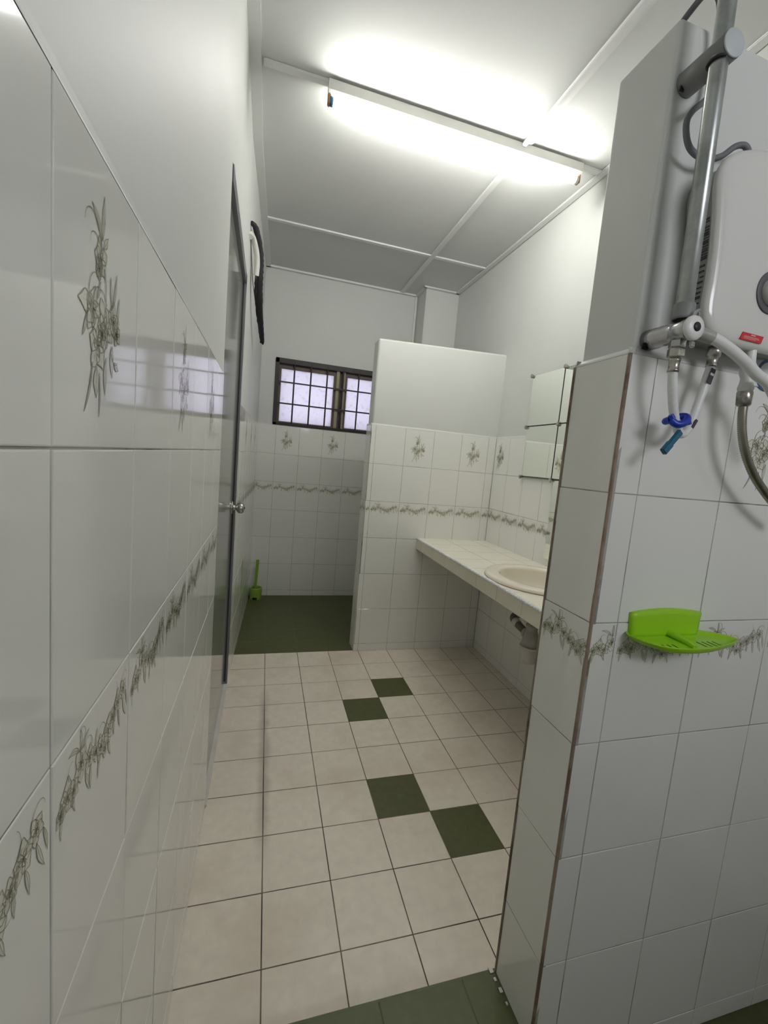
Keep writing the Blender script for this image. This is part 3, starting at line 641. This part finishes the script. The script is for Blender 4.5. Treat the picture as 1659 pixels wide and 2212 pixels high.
# ------------------------------------------------------------------ umbrella on the left wall
def wx(y): return max(0.0, (y - DY1) / (YB - DY1) * XE)
t = thing('umbrella', (0.02, -0.22, 2.4), 'folded black umbrella with cream crook handle hanging high on the left wall', 'umbrella')
tilt = lambda s: V((0.022 + 0.068 * s, -0.235 + 0.50 * s, 0)) 
def up(s, z, dx=0.0, dy=0.0): q = tilt(s); return V((q.x + dx, q.y + dy, z))
mb = MB(); mb.tube(bez([(0.003, -0.29, 2.335), (0.004, -0.265, 2.358), (0.018, -0.228, 2.352), (0.034, -0.19, 2.305), (0.039, -0.165, 2.255), (0.036, -0.15, 2.205)]), 0.0140, 'umbrella_cream', 12); mb.build('handle', t)
mb = MB(); pts = bez([(0.036, -0.15, 2.21), (0.046, -0.05, 2.11), (0.058, 0.08, 2.02), (0.071, 0.2, 1.96)]); mb.tube(pts, 0.0055, 'shaft_grey', 8)
mb.tube([(0.0055, -0.275, 2.335), (0.020, -0.15, 2.17), (0.045, 0.02, 2.05), (0.068, 0.19, 1.965)], 0.0022, 'shaft_grey', 6); mb.build('shaft', t)
mb = MB(); rr = random.Random(5)
pts = bez([(0.006, -0.262, 2.415), (0.026, -0.232, 2.405), (0.046, -0.185, 2.345), (0.055, -0.145, 2.265), (0.053, -0.12, 2.19), (0.057, -0.05, 2.105), (0.068, 0.08, 2.01), (0.077, 0.19, 1.955), (0.080, 0.225, 1.94)], 8)
L = len(pts); rad = [0.006 + 0.0125 * math.sin(PI * min(1, (i + 2) / L * 1.02)) ** 0.5 * (0.8 + 0.3 * rr.random()) for i in range(L)]
mb.tube(pts, rad, 'umbrella_black', 10)
pts2 = bez([(0.036, -0.15, 2.22), (0.037, -0.09, 2.13), (0.048, 0.02, 2.05), (0.067, 0.16, 1.965), (0.071, 0.205, 1.945)], 8)
mb.tube(pts2, [0.006 + 0.003 * rr.random() for _ in pts2], 'umbrella_black', 8); mb.build('canopy', t)
# ------------------------------------------------------------------ toilet brush
BX, BY = 0.112, 1.098
t = thing('toilet_brush', (BX, BY, 0), 'lime green toilet brush standing in its holder in the far left corner', 'toilet brush')
mb = MB(); n = 48; rings = [(0.048, 0.0), (0.050, 0.022), (0.052, 0.06), (0.053, 0.090), (0.050, 0.100), (0.046, 0.102), (0.042, 0.098), (0.044, 0.05), (0.042, 0.024), (0.0, 0.024)]
vs_ = [(BX + r * math.cos(2 * PI * i / n), BY + r * math.sin(2 * PI * i / n), z) for r, z in rings for i in range(n)]; fs = []
for j in range(len(rings) - 1):
    for i in range(n):
        a = (i + 0.5) / n * 360
        if j == 0 and any(abs(((a - c + 180) % 360) - 180) < 24 for c in (262, 22, 142)): continue
        fs.append((j * n + i, j * n + (i + 1) % n, (j + 1) * n + (i + 1) % n, (j + 1) * n + i))
mb.add(vs_, fs, 'brush_green', True); mb.build('holder', t)
mb = MB(); mb.tube([(BX - 0.008, BY, 0.03), (BX + 0.000, BY - 0.002, 0.20), (BX + 0.004, BY - 0.004, 0.345)], [0.010, 0.0115, 0.0125], 'brush_green', 16); hd = mb.build('handle', t)
mb = MB(); mb.lathe([(0.0001, 0.026), (0.030, 0.03), (0.034, 0.05), (0.033, 0.088), (0.012, 0.094)], 'brush_dark', Matrix.Translation((BX - 0.005, BY, 0)), 24); mb.build('bristles', t)
# ------------------------------------------------------------------ shower rail and valve
RX, RYc = 0.7695, -2.1965
BZ, VZ = 1.934, 1.529
t = thing('shower_rail', (RX, SY, VZ), 'grey steel shower rail with bracket and valve on the shower half wall', 'shower rail')
rx = lambda z: RX + 0.001 - 0.018 * (z - 1.55)
mb = MB(); cyl(mb, (rx(2.30), RYc, 2.30), (RX + 0.002, RYc, VZ + 0.035), 0.0128, 'rail_steel', 32, 0.001); mb.build('rail_pipe', t)
mb = MB(); mb.lathe([(0.0135, 0), (0.0158, 0.0), (0.0162, 0.004), (0.0162, 0.022), (0.0155, 0.024), (0.0135, 0.024)], 'grey_plastic', Matrix.Translation((RX + 0.002, RYc, VZ + 0.018))); mb.build('rail_collar', t)
mb = MB(); cyl(mb, (RX - .001, SY + R_, BZ), (RX - .001, -2.2135, BZ), 0.0192, 'grey_plastic', 36, 0.002)
mb.box((RX - 0.0175, SY - 0.004, BZ - 0.0172), (RX - 0.004, SY + .001, BZ - 0.006), 'black_plastic', 0.001); br = mb.build('wall_bracket', t)
mb = MB(); cyl(mb, (RX - .001, -2.2130, BZ), (RX - .001, -2.2155, BZ), 0.0190, 'cap_grey', 36, 0.0006); mb.build('end_cap', br)
mb = MB(); pts = [(RX - 0.006 + 0.0142 * math.cos(a), RYc + 0.0142 * math.sin(a), BZ - 0.0155) for a in [k_ * 0.3 - 2.6 for k_ in range(22)]]; mb.tube(pts, 0.0022, 'black_plastic', 8); mb.build('rubber_ring', br)
VR = 0.0150
mb = MB(); M = frameM((RX, SY + R_, VZ), (0, -1, 0))
mb.lathe([(0.0001, 0.0), (0.0172, 0.0), (0.0172, 0.020), (0.0168, 0.0215), (0.0165, 0.022), (0.0165, 0.048), (0.0158, 0.049), (0.0158, 0.058), (0.0165, 0.059), (0.0165, 0.080), (0.0155, 0.083), (0.0001, 0.083)], 'steel', M, 36)
mb.box((RX - 0.017, SY - 0.003, VZ - 0.0178), (RX - 0.004, SY + .001, VZ - 0.008), 'black_plastic', 0.001)
mb.box((RX - 0.006, -2.205, VZ - 0.0166), (RX + 0.004, -2.170, VZ - 0.010), 'grey_plastic', 0.002)
vb = mb.build('valve_body', t)
mb = MB(); M = frameM((RX + .0015, -2.2165, VZ), (0, -1, 0))
mb.lathe([(0.015, 0.0), (0.0186, 0.001), (0.0190, 0.004), (0.0175, 0.0075), (0.010, 0.0095), (0.0001, 0.010)], 'white_plastic', M, 36)
mb.lathe([(0.0001, 0.0106), (0.0070, 0.0104), (0.0072, 0.0090)], 'black_plastic', M @ Matrix.Translation((0.0005, 0.0, 0)), 24)
tag(mb.build('valve_knob', t), label='white knob with black dot')
mb = MB(); mb.tube(bez([(RX - 0.001, -2.219, VZ + 0.0175), (RX + 0.002, -2.221, VZ + 0.025), (RX + 0.006, -2.222, VZ + 0.0265), (RX + 0.010, -2.221, VZ + 0.022), (RX + 0.011, -2.219, VZ + 0.014)]), 0.0022, 'clear_wrap', 8)
mb.build('sealing_tape', t)
mb = MB(); mb.box((RX + 0.002, -2.2185, VZ - 0.0285), (RX + 0.013, -2.2145, VZ - 0.0175), 'clear_wrap', 0.002); mb.build('sealing_tape', t)
def hexnut(mb, a, b_, r, mt): 
    a = V(a); b_ = V(b_); L = (b_ - a).length; mb.lathe([(0.0001, 0), (r * 0.9, 0), (r, L * 0.12), (r, L * 0.88), (r * 0.9, L), (0.0001, L)], mt, frameM(a, b_ - a), 6, False)
VYc = -2.196
mb = MB(); hexnut(mb, (RX, VYc, VZ - 0.014), (RX, VYc, VZ - 0.026), 0.0125, 'steel'); hexnut(mb, (RX, VYc, VZ - 0.0265), (RX, VYc, VZ - 0.041), 0.0128, 'nut_metal'); mb.build('outlet_nut', t)
# braided hose from valve round to heater
t = thing('water_hose', (RX, VYc, VZ - 0.04), 'white braided hose looping from the valve up to the heater', 'hose')
H = bez([(RX, VYc, VZ - 0.062), (0.776, -2.194, 1.440), (0.789, -2.190, 1.410), (0.803, -2.188, 1.384), (0.820, -2.184, 1.371), (0.838, -2.180, 1.382), (0.852, -2.176, 1.410), (0.864, -2.174, 1.450), (0.8735, -2.174, 1.494)], 10)
mb = MB(); rad = [0.0071 + (0.00022 if i % 2 else -0.00012) for i in range(len(H))]; mb.tube(H, rad, 'braid', 16); mb.build('hose', t)
mb = MB(); mb.lathe([(0.0001, 0), (0.0085, 0), (0.0088, 0.004), (0.0080, 0.005), (0.0080, 0.016), (0.0092, 0.018), (0.0092, 0.021), (0.0001, 0.0215)], 'nut_metal', frameM((RX, VYc, VZ - 0.064), (0, 0, 1)), 24); mb.build('ferrule', t)
mb = MB(); mb.lathe([(0.0001, 0), (0.0085, 0), (0.0088, 0.004), (0.0080, 0.005), (0.0085, 0.018), (0.0112, 0.019), (0.0112, 0.034), (0.0001, 0.0345)], 'nut_metal', frameM((0.8735, -2.174, 1.492), (0.08, 0, 1)), 12); mb.build('end_nut', t)
M = Matrix.Translation((0.868, -2.1822, 1.475)) @ Matrix.Rotation(D(14), 4, 'Y')
mb = MB(); mb.box((-0.0048, -0.0007, -0.013), (0.0050, 0.0007, 0.013), 'dark_text', 0, M); mb.box((-0.0040, -0.0009, 0.001), (0.0040, 0.0009, 0.005), 'label_white', 0, M); tag(mb.build('hose_label', t), label='black printed label')
M = Matrix.Translation((0.8435, -2.1868, 1.391)) @ Matrix.Rotation(D(28), 4, 'Y')
mb = MB(); mb.box((-0.0026, -0.0007, -0.008), (0.0026, 0.0007, 0.008), 'dark_text', 0, M); tag(mb.build('printed_mark', t), label='dark printed mark')
# blue clip on the hose
t = thing('hose_clip', (0.80, -2.19, 1.385), 'blue plastic clip with teal lever around the white hose bend', 'clip')
mb = MB(); mb.tube(bez([(0.782, -2.1945, 1.3905), (0.790, -2.199, 1.384), (0.802, -2.201, 1.386), (0.814, -2.197, 1.395), (0.816, -2.189, 1.400), (0.808, -2.180, 1.398), (0.794, -2.178, 1.391), (0.784, -2.184, 1.389), (0.782, -2.1945, 1.3905)], 6), 0.0062, 'blue_plastic', 12); mb.tube([(0.779, -2.196, 1.398), (0.783, -2.197, 1.392)], [0.0045, 0.005], 'blue_plastic', 10); mb.tube([(0.818, -2.196, 1.392), (0.820, -2.197, 1.386)], [0.0045, 0.004], 'blue_plastic', 10); mb.build('clip_ring', t)
mb = MB()
M = frameM((0.8045, -2.197, 1.3735), V((0.768, -2.199, 1.331)) - V((0.8045, -2.197, 1.3735)), (0, 1, 0))
mb.box((-0.003, -0.0055, 0.0), (0.003, 0.0055, 0.050), 'teal_plastic', 0.0015, M); mb.box((-0.004, -0.0062, 0.028), (0.004, 0.0062, 0.050), 'teal_plastic', 0.0015, M); mb.build('clip_lever', t)
# ------------------------------------------------------------------ electric water heater
HX0, HX1, HZ0, HZ1 = 0.797, 1.103, 1.526, 1.834
t = thing('water_heater', (0.95, SY, HZ0), 'white electric water heater mounted on the shower half wall', 'water heater')
hl = bez([(x, z, 0) for x, z in ((.95, 1.526), (.891, 1.527), (.852, 1.530), (.829, 1.541), (.816, 1.557), (.8115, 1.582), (.8125, 1.62), (.811, 1.667), (.805, 1.718), (.7985, 1.755), (.800, 1.779), (.809, 1.795), (.823, 1.808), (.845, 1.8185), (.875, 1.827), (.91, 1.832), (.95, 1.834))], 3)
hl = [(p.x, p.y) for p in hl]
hout = hl + [(1.9 - x, z) for x, z in hl[::-1]][1:-1]
hout = hout[::-1]
def ring(y, dx, dz=None):                                    # outline grown (or shrunk) by dx, dz metres at the edges
    dz = dx if dz is None else dz; fx_ = 1 + dx / 0.145; fz_ = 1 + dz / 0.154
    return [V((0.95 + (x - 0.95) * fx_, y, 1.680 + (z - 1.680) * fz_)) for x, z in hout]
def loft(mb, layers, mt, cap0=True, cap1=True):
    base = len(layers[0]); vs_ = [p for l in layers for p in l]
    fs = [(j * base + i, j * base + (i + 1) % base, (j + 1) * base + (i + 1) % base, (j + 1) * base + i) for j in range(len(layers) - 1) for i in range(base)]
    mb.add(vs_, fs, mt, True)
    if cap0: mb.add(layers[0], [tuple(range(base))[::-1]], mt)
    if cap1: mb.add(layers[-1], [tuple(range(base))], mt)
mb = MB(); loft(mb, [ring(SY + 0.0002, -0.006), ring(-2.160, -0.006), ring(-2.190, -0.005)], 'heater_side'); mb.build('back_case', t)
mb = MB(); loft(mb, [ring(-2.1895, 0.0005), ring(-2.1915, 0.0015), ring(-2.1955, 0.001), ring(-2.1995, -0.0015), ring(-2.2020, -0.006), ring(-2.2035, -0.014), ring(-2.2050, -0.030), ring(-2.2062, -0.055), ring(-2.2068, -0.09)], 'heater_white', True, True); mb.build('cover', t)
KX, KZ2 = 0.939, 1.617
mb = MB(); M = frameM((KX, -2.2066, KZ2), (0, -1, 0))
mb.lathe([(0.0345, -0.002), (0.0345, 0.0012), (0.0335, 0.0022), (0.0245, 0.0015), (0.022, 0.0005)], 'knob_grey', M, 48)
kr = mb.build('dial_ring', t); mb = MB()
mb.lathe([(0.0215, 0.000), (0.0215, 0.008), (0.020, 0.012), (0.012, 0.0145), (0.0001, 0.015)], 'heater_white', M, 48); mb.build('dial_knob', kr)
mb = MB(); a0 = V((0.8895, -2.2045, 1.5355)); ux = V((0.0480, 0, -0.0010)); uz = V((0.004, 0, 0.0120)); q = lambda s, t_, d=0: a0 + ux * s + uz * t_ + V((0, -0.0008 - d, 0))
mb.add([q(0, 0), q(1, 0), q(1, 1), q(0, 1), q(0, 0, -.002), q(1, 0, -.002), q(1, 1, -.002), q(0, 1, -.002)], [(0, 1, 2, 3), (4, 7, 6, 5), (0, 4, 5, 1), (1, 5, 6, 2), (2, 6, 7, 3), (3, 7, 4, 0)], 'label_red')
for s0, s1, t0_, t1_ in ((0.40, 0.62, 0.72, 0.88), (0.12, 0.80, 0.50, 0.56), (0.10, 0.86, 0.36, 0.42), (0.12, 0.70, 0.20, 0.26)):
    mb.add([q(s0, t0_, .0003), q(s1, t0_, .0003), q(s1, t1_, .0003), q(s0, t1_, .0003)], [(0, 1, 2, 3)], 'label_text')
tag(mb.build('warning_label', t), label='small red warning label')
mb = MB()
def sidebar(z0, z1, y0, y1):                                 # print on the left flank of the back case
    zz = (z0 + z1) / 2; pr_ = sorted((abs(z - zz), x) for x, z in hl if x < 0.84)[0][1]; x = 0.95 + (pr_ - 0.95) * (1 - 0.0056 / 0.145) - 0.0008
    mb.box((x - 0.0004, y0, z0), (x + 0.0006, y1, z1), 'dark_text')
z = 1.716
for i in range(16): sidebar(z, z + (0.0018 if i % 3 else 0.0028), -2.1825, -2.166); z -= 0.0040
for i, (l, w_) in enumerate(((0.010, .003), (0.014, .0025), (.006, .002), (0.012, .003), (.016, .002), (0.010, .003), (.014, .004), (.008, .002))): sidebar(1.645 - i * 0.0085, 1.645 - i * 0.0085 + w_, -2.181, -2.181 + l)
tag(mb.build('side_label', t), label='dark barcode and small print on the side')
# power cable over the wall to the heater
mb = MB()
def pY(u, v, y):                                            # a point of the photograph set at depth y
    d = V(((u - 855.27) / 953.12, 1, -(v - 1107.7) / 953.12)); R3 = Matrix(RT); dr_ = R3 @ d
    tt = (y + 2.7857) / dr_.y; return V((0.1448 + dr_.x * tt, y, 1.2799 + dr_.z * tt))
pts = [(0.757, -2.06, 2.022), (0.757, -2.105, 2.030), (0.7575, -2.135, 2.040), (0.766, -2.152, 2.052), (0.785, -2.156, 2.050), (0.799, -2.154, 2.018), (0.803, -2.153, 1.985), (0.804, -2.153, 1.950), (0.802, -2.154, 1.920), (0.788, -2.157, 1.900), (0.768, -2.158, 1.880), (0.757, -2.160, 1.858), (0.764, -2.160, 1.833), (0.780, -2.160, 1.820), (0.806, -2.162, 1.816), (0.833, -2.164, 1.826), (0.857, -2.166, 1.846), (0.874, -2.168, 1.851), (0.883, -2.170, 1.842), (0.8845, -2.170, 1.8335)]
mb.tube(bez(pts, 6), 0.0048, 'cable_grey', 14)
tag(mb.build('power_cable'), 'grey cable curling behind the shower rail to the heater top', 'cable')
# white hose and flexible metal hose to the right of the valve
t = thing('shower_hose', (0.8, -2.22, 1.52), 'thick white plastic hose curving from the valve past the heater bottom', 'hose')
mb = MB(); mb.tube(bez([(0.795, -2.212, 1.5265), (0.822, -2.218, 1.520), (0.857, -2.221, 1.507), (0.888, -2.222, 1.493), (0.918, -2.222, 1.478), (0.949, -2.222, 1.465), (0.985, -2.22, 1.43), (1.02, -2.215, 1.37)]), 0.0088, 'white_plastic', 18); mb.build('hose', t)
mb = MB(); mb.tube([(0.782, -2.2045, 1.529), (0.800, -2.213, 1.5255), (0.815, -2.217, 1.5215)], [0.0095, 0.0105, 0.0100], 'pvc_grey', 14); mb.build('cuff', t)
t = thing('flexible_hose', (0.94, -2.19, 1.45), 'ribbed brown metal shower hose hanging under the heater outlet', 'hose')
F_ = bez([(0.9430, -2.190, 1.436), (0.9445, -2.190, 1.415), (0.952, -2.190, 1.385), (0.968, -2.190, 1.352), (0.995, -2.190, 1.318), (1.028, -2.190, 1.290), (1.07, -2.189, 1.262), (1.12, -2.187, 1.235)], 18)
mb = MB(); rad = [0.0068 + (0.0007 if i % 2 else -0.0004) for i in range(len(F_))]; mb.tube(F_, rad, 'flex_metal', 16); mb.build('hose', t)
mb = MB(); mb.lathe([(0.0001, 0), (0.0085, 0), (0.0115, 0.003), (0.0122, 0.024), (0.0110, 0.026), (0.0001, 0.026)], 'nut_metal', frameM((0.9425, -2.190, 1.432), (-0.05, 0, 1)), 14); mb.build('nut', t)
mb = MB(); mb.lathe([(0.0110, 0.0), (0.0125, 0.006), (0.0105, 0.014), (0.0095, 0.022), (0.0125, 0.030), (0.013, 0.040), (0.009, 0.050), (0.008, 0.070)], 'white_plastic', frameM((0.941, -2.190, 1.457), (-0.03, 0, 1)), 20); mb.build('outlet_fitting', t)
# white card with blue ring fixed under the heater
t = thing('tag_card', (1.05, SY, 1.48), 'white card with a blue ring emblem on the wall under the heater', 'label')
mb = MB(); mb.box((1.018, SY - 0.0022, 1.485), (1.095, SY - 0.0008, 1.546), 'label_white', 0.0005); mb.build('card', t)
mb = MB(); ce = V((1.055, SY - 0.0024, 1.509)); n = 40
vs_ = [ce + V((r * math.cos(2 * PI * i / n), 0, r * math.sin(2 * PI * i / n))) for r in (0.0235, 0.030) for i in range(n)]
mb.add(vs_, [(i, (i + 1) % n, (i + 1) % n + n, i + n) for i in range(n)], 'label_blue'); mb.build('ring_emblem', t)
# ------------------------------------------------------------------ soap dish
t = thing('soap_dish', (0.9, SY, 1.0), 'lime green plastic soap dish fixed to the tiled shower half wall', 'soap dish')
out = bez([(0.8115, -2.1412, 0), (0.806, -2.152, 0), (0.808, -2.172, 0), (0.819, -2.197, 0), (0.841, -2.2145, 0), (0.878, -2.2235, 0), (0.930, -2.2220, 0), (0.985, -2.2095, 0), (1.022, -2.1985, 0), (1.0355, -2.1880, 0), (1.031, -2.1740, 0), (1.012, -2.1560, 0), (0.988, -2.1430, 0), (0.970, -2.1412, 0)], 5)
ccx, ccy = 0.915, -2.180; ZS = 1.0005
def sc(f, z): return [V((ccx + (p.x - ccx) * f, ccy + (p.y - ccy) * f, z)) for p in out]
lay = [sc(0.80, ZS - 0.0125), sc(0.93, ZS - 0.009), sc(0.985, ZS - 0.002), sc(1.0, ZS), sc(0.99, ZS + 0.0012), sc(0.965, ZS + 0.0005), sc(0.93, ZS - 0.004), sc(0.85, ZS - 0.0072), sc(0.5, ZS - 0.0078), sc(0.04, ZS - 0.0078)]
for l in lay:
    for p in l: p.y = min(p.y, SY - 0.0008)
mb = MB(); loft(mb, lay, 'soap_green'); 
rg = bez([(0.908, -2.146, ZS + 0.000), (0.911, -2.165, ZS - 0.0020), (0.912, -2.185, ZS - 0.004), (0.908, -2.206, ZS - 0.0062)], 5); mb.tube(rg, [0.0065 - 0.00012 * i for i in range(len(rg))], 'soap_green', 12)
mb.build('tray', t)
for x0 in (0.852, 0.864, 0.876, 0.944, 0.957, 0.970, 0.983):
    mb = MB(); M = Matrix.Translation((x0, -2.196 if x0 < 0.9 else -2.190, ZS - 0.0072)) @ Matrix.Rotation(D(-8 if x0 < .9 else -2), 4, 'Z'); mb.box((-0.0011, -0.011, -0.0012), (0.0011, 0.011, -0.0001), 'brush_dark', 0, M); mb.build('drain_slot', t)
mb = MB(); n = 14; pl_ = []
for i in range(n + 1):
    u = i / n; pl_.append((0.8155 + 0.1725 * u, 1.036 + 0.011 * math.sin(PI * (0.08 + 0.84 * u)) ** 0.8))
outl = [(0.8190, 0.992), (0.9850, 0.992), (0.9865, 1.030)] + pl_[::-1] + [(0.8160, 1.028)]
l0 = [V((x, SY - 0.0006, z)) for x, z in outl]; cxm = sum(p[0] for p in outl) / len(outl); czm = 1.015
l1 = [V((x, SY - 0.0050, z)) for x, z in outl]; l2 = [V((cxm + (x - cxm) * 0.975, SY - 0.0085, czm + (z - czm) * 0.90)) for x, z in outl]; l3 = [V((cxm + (x - cxm) * 0.90, SY - 0.0095, czm + (z - czm) * 0.7)) for x, z in outl]
loft(mb, [l0, l1, l2, l3], 'soap_green'); mb.build('back_plate', t)
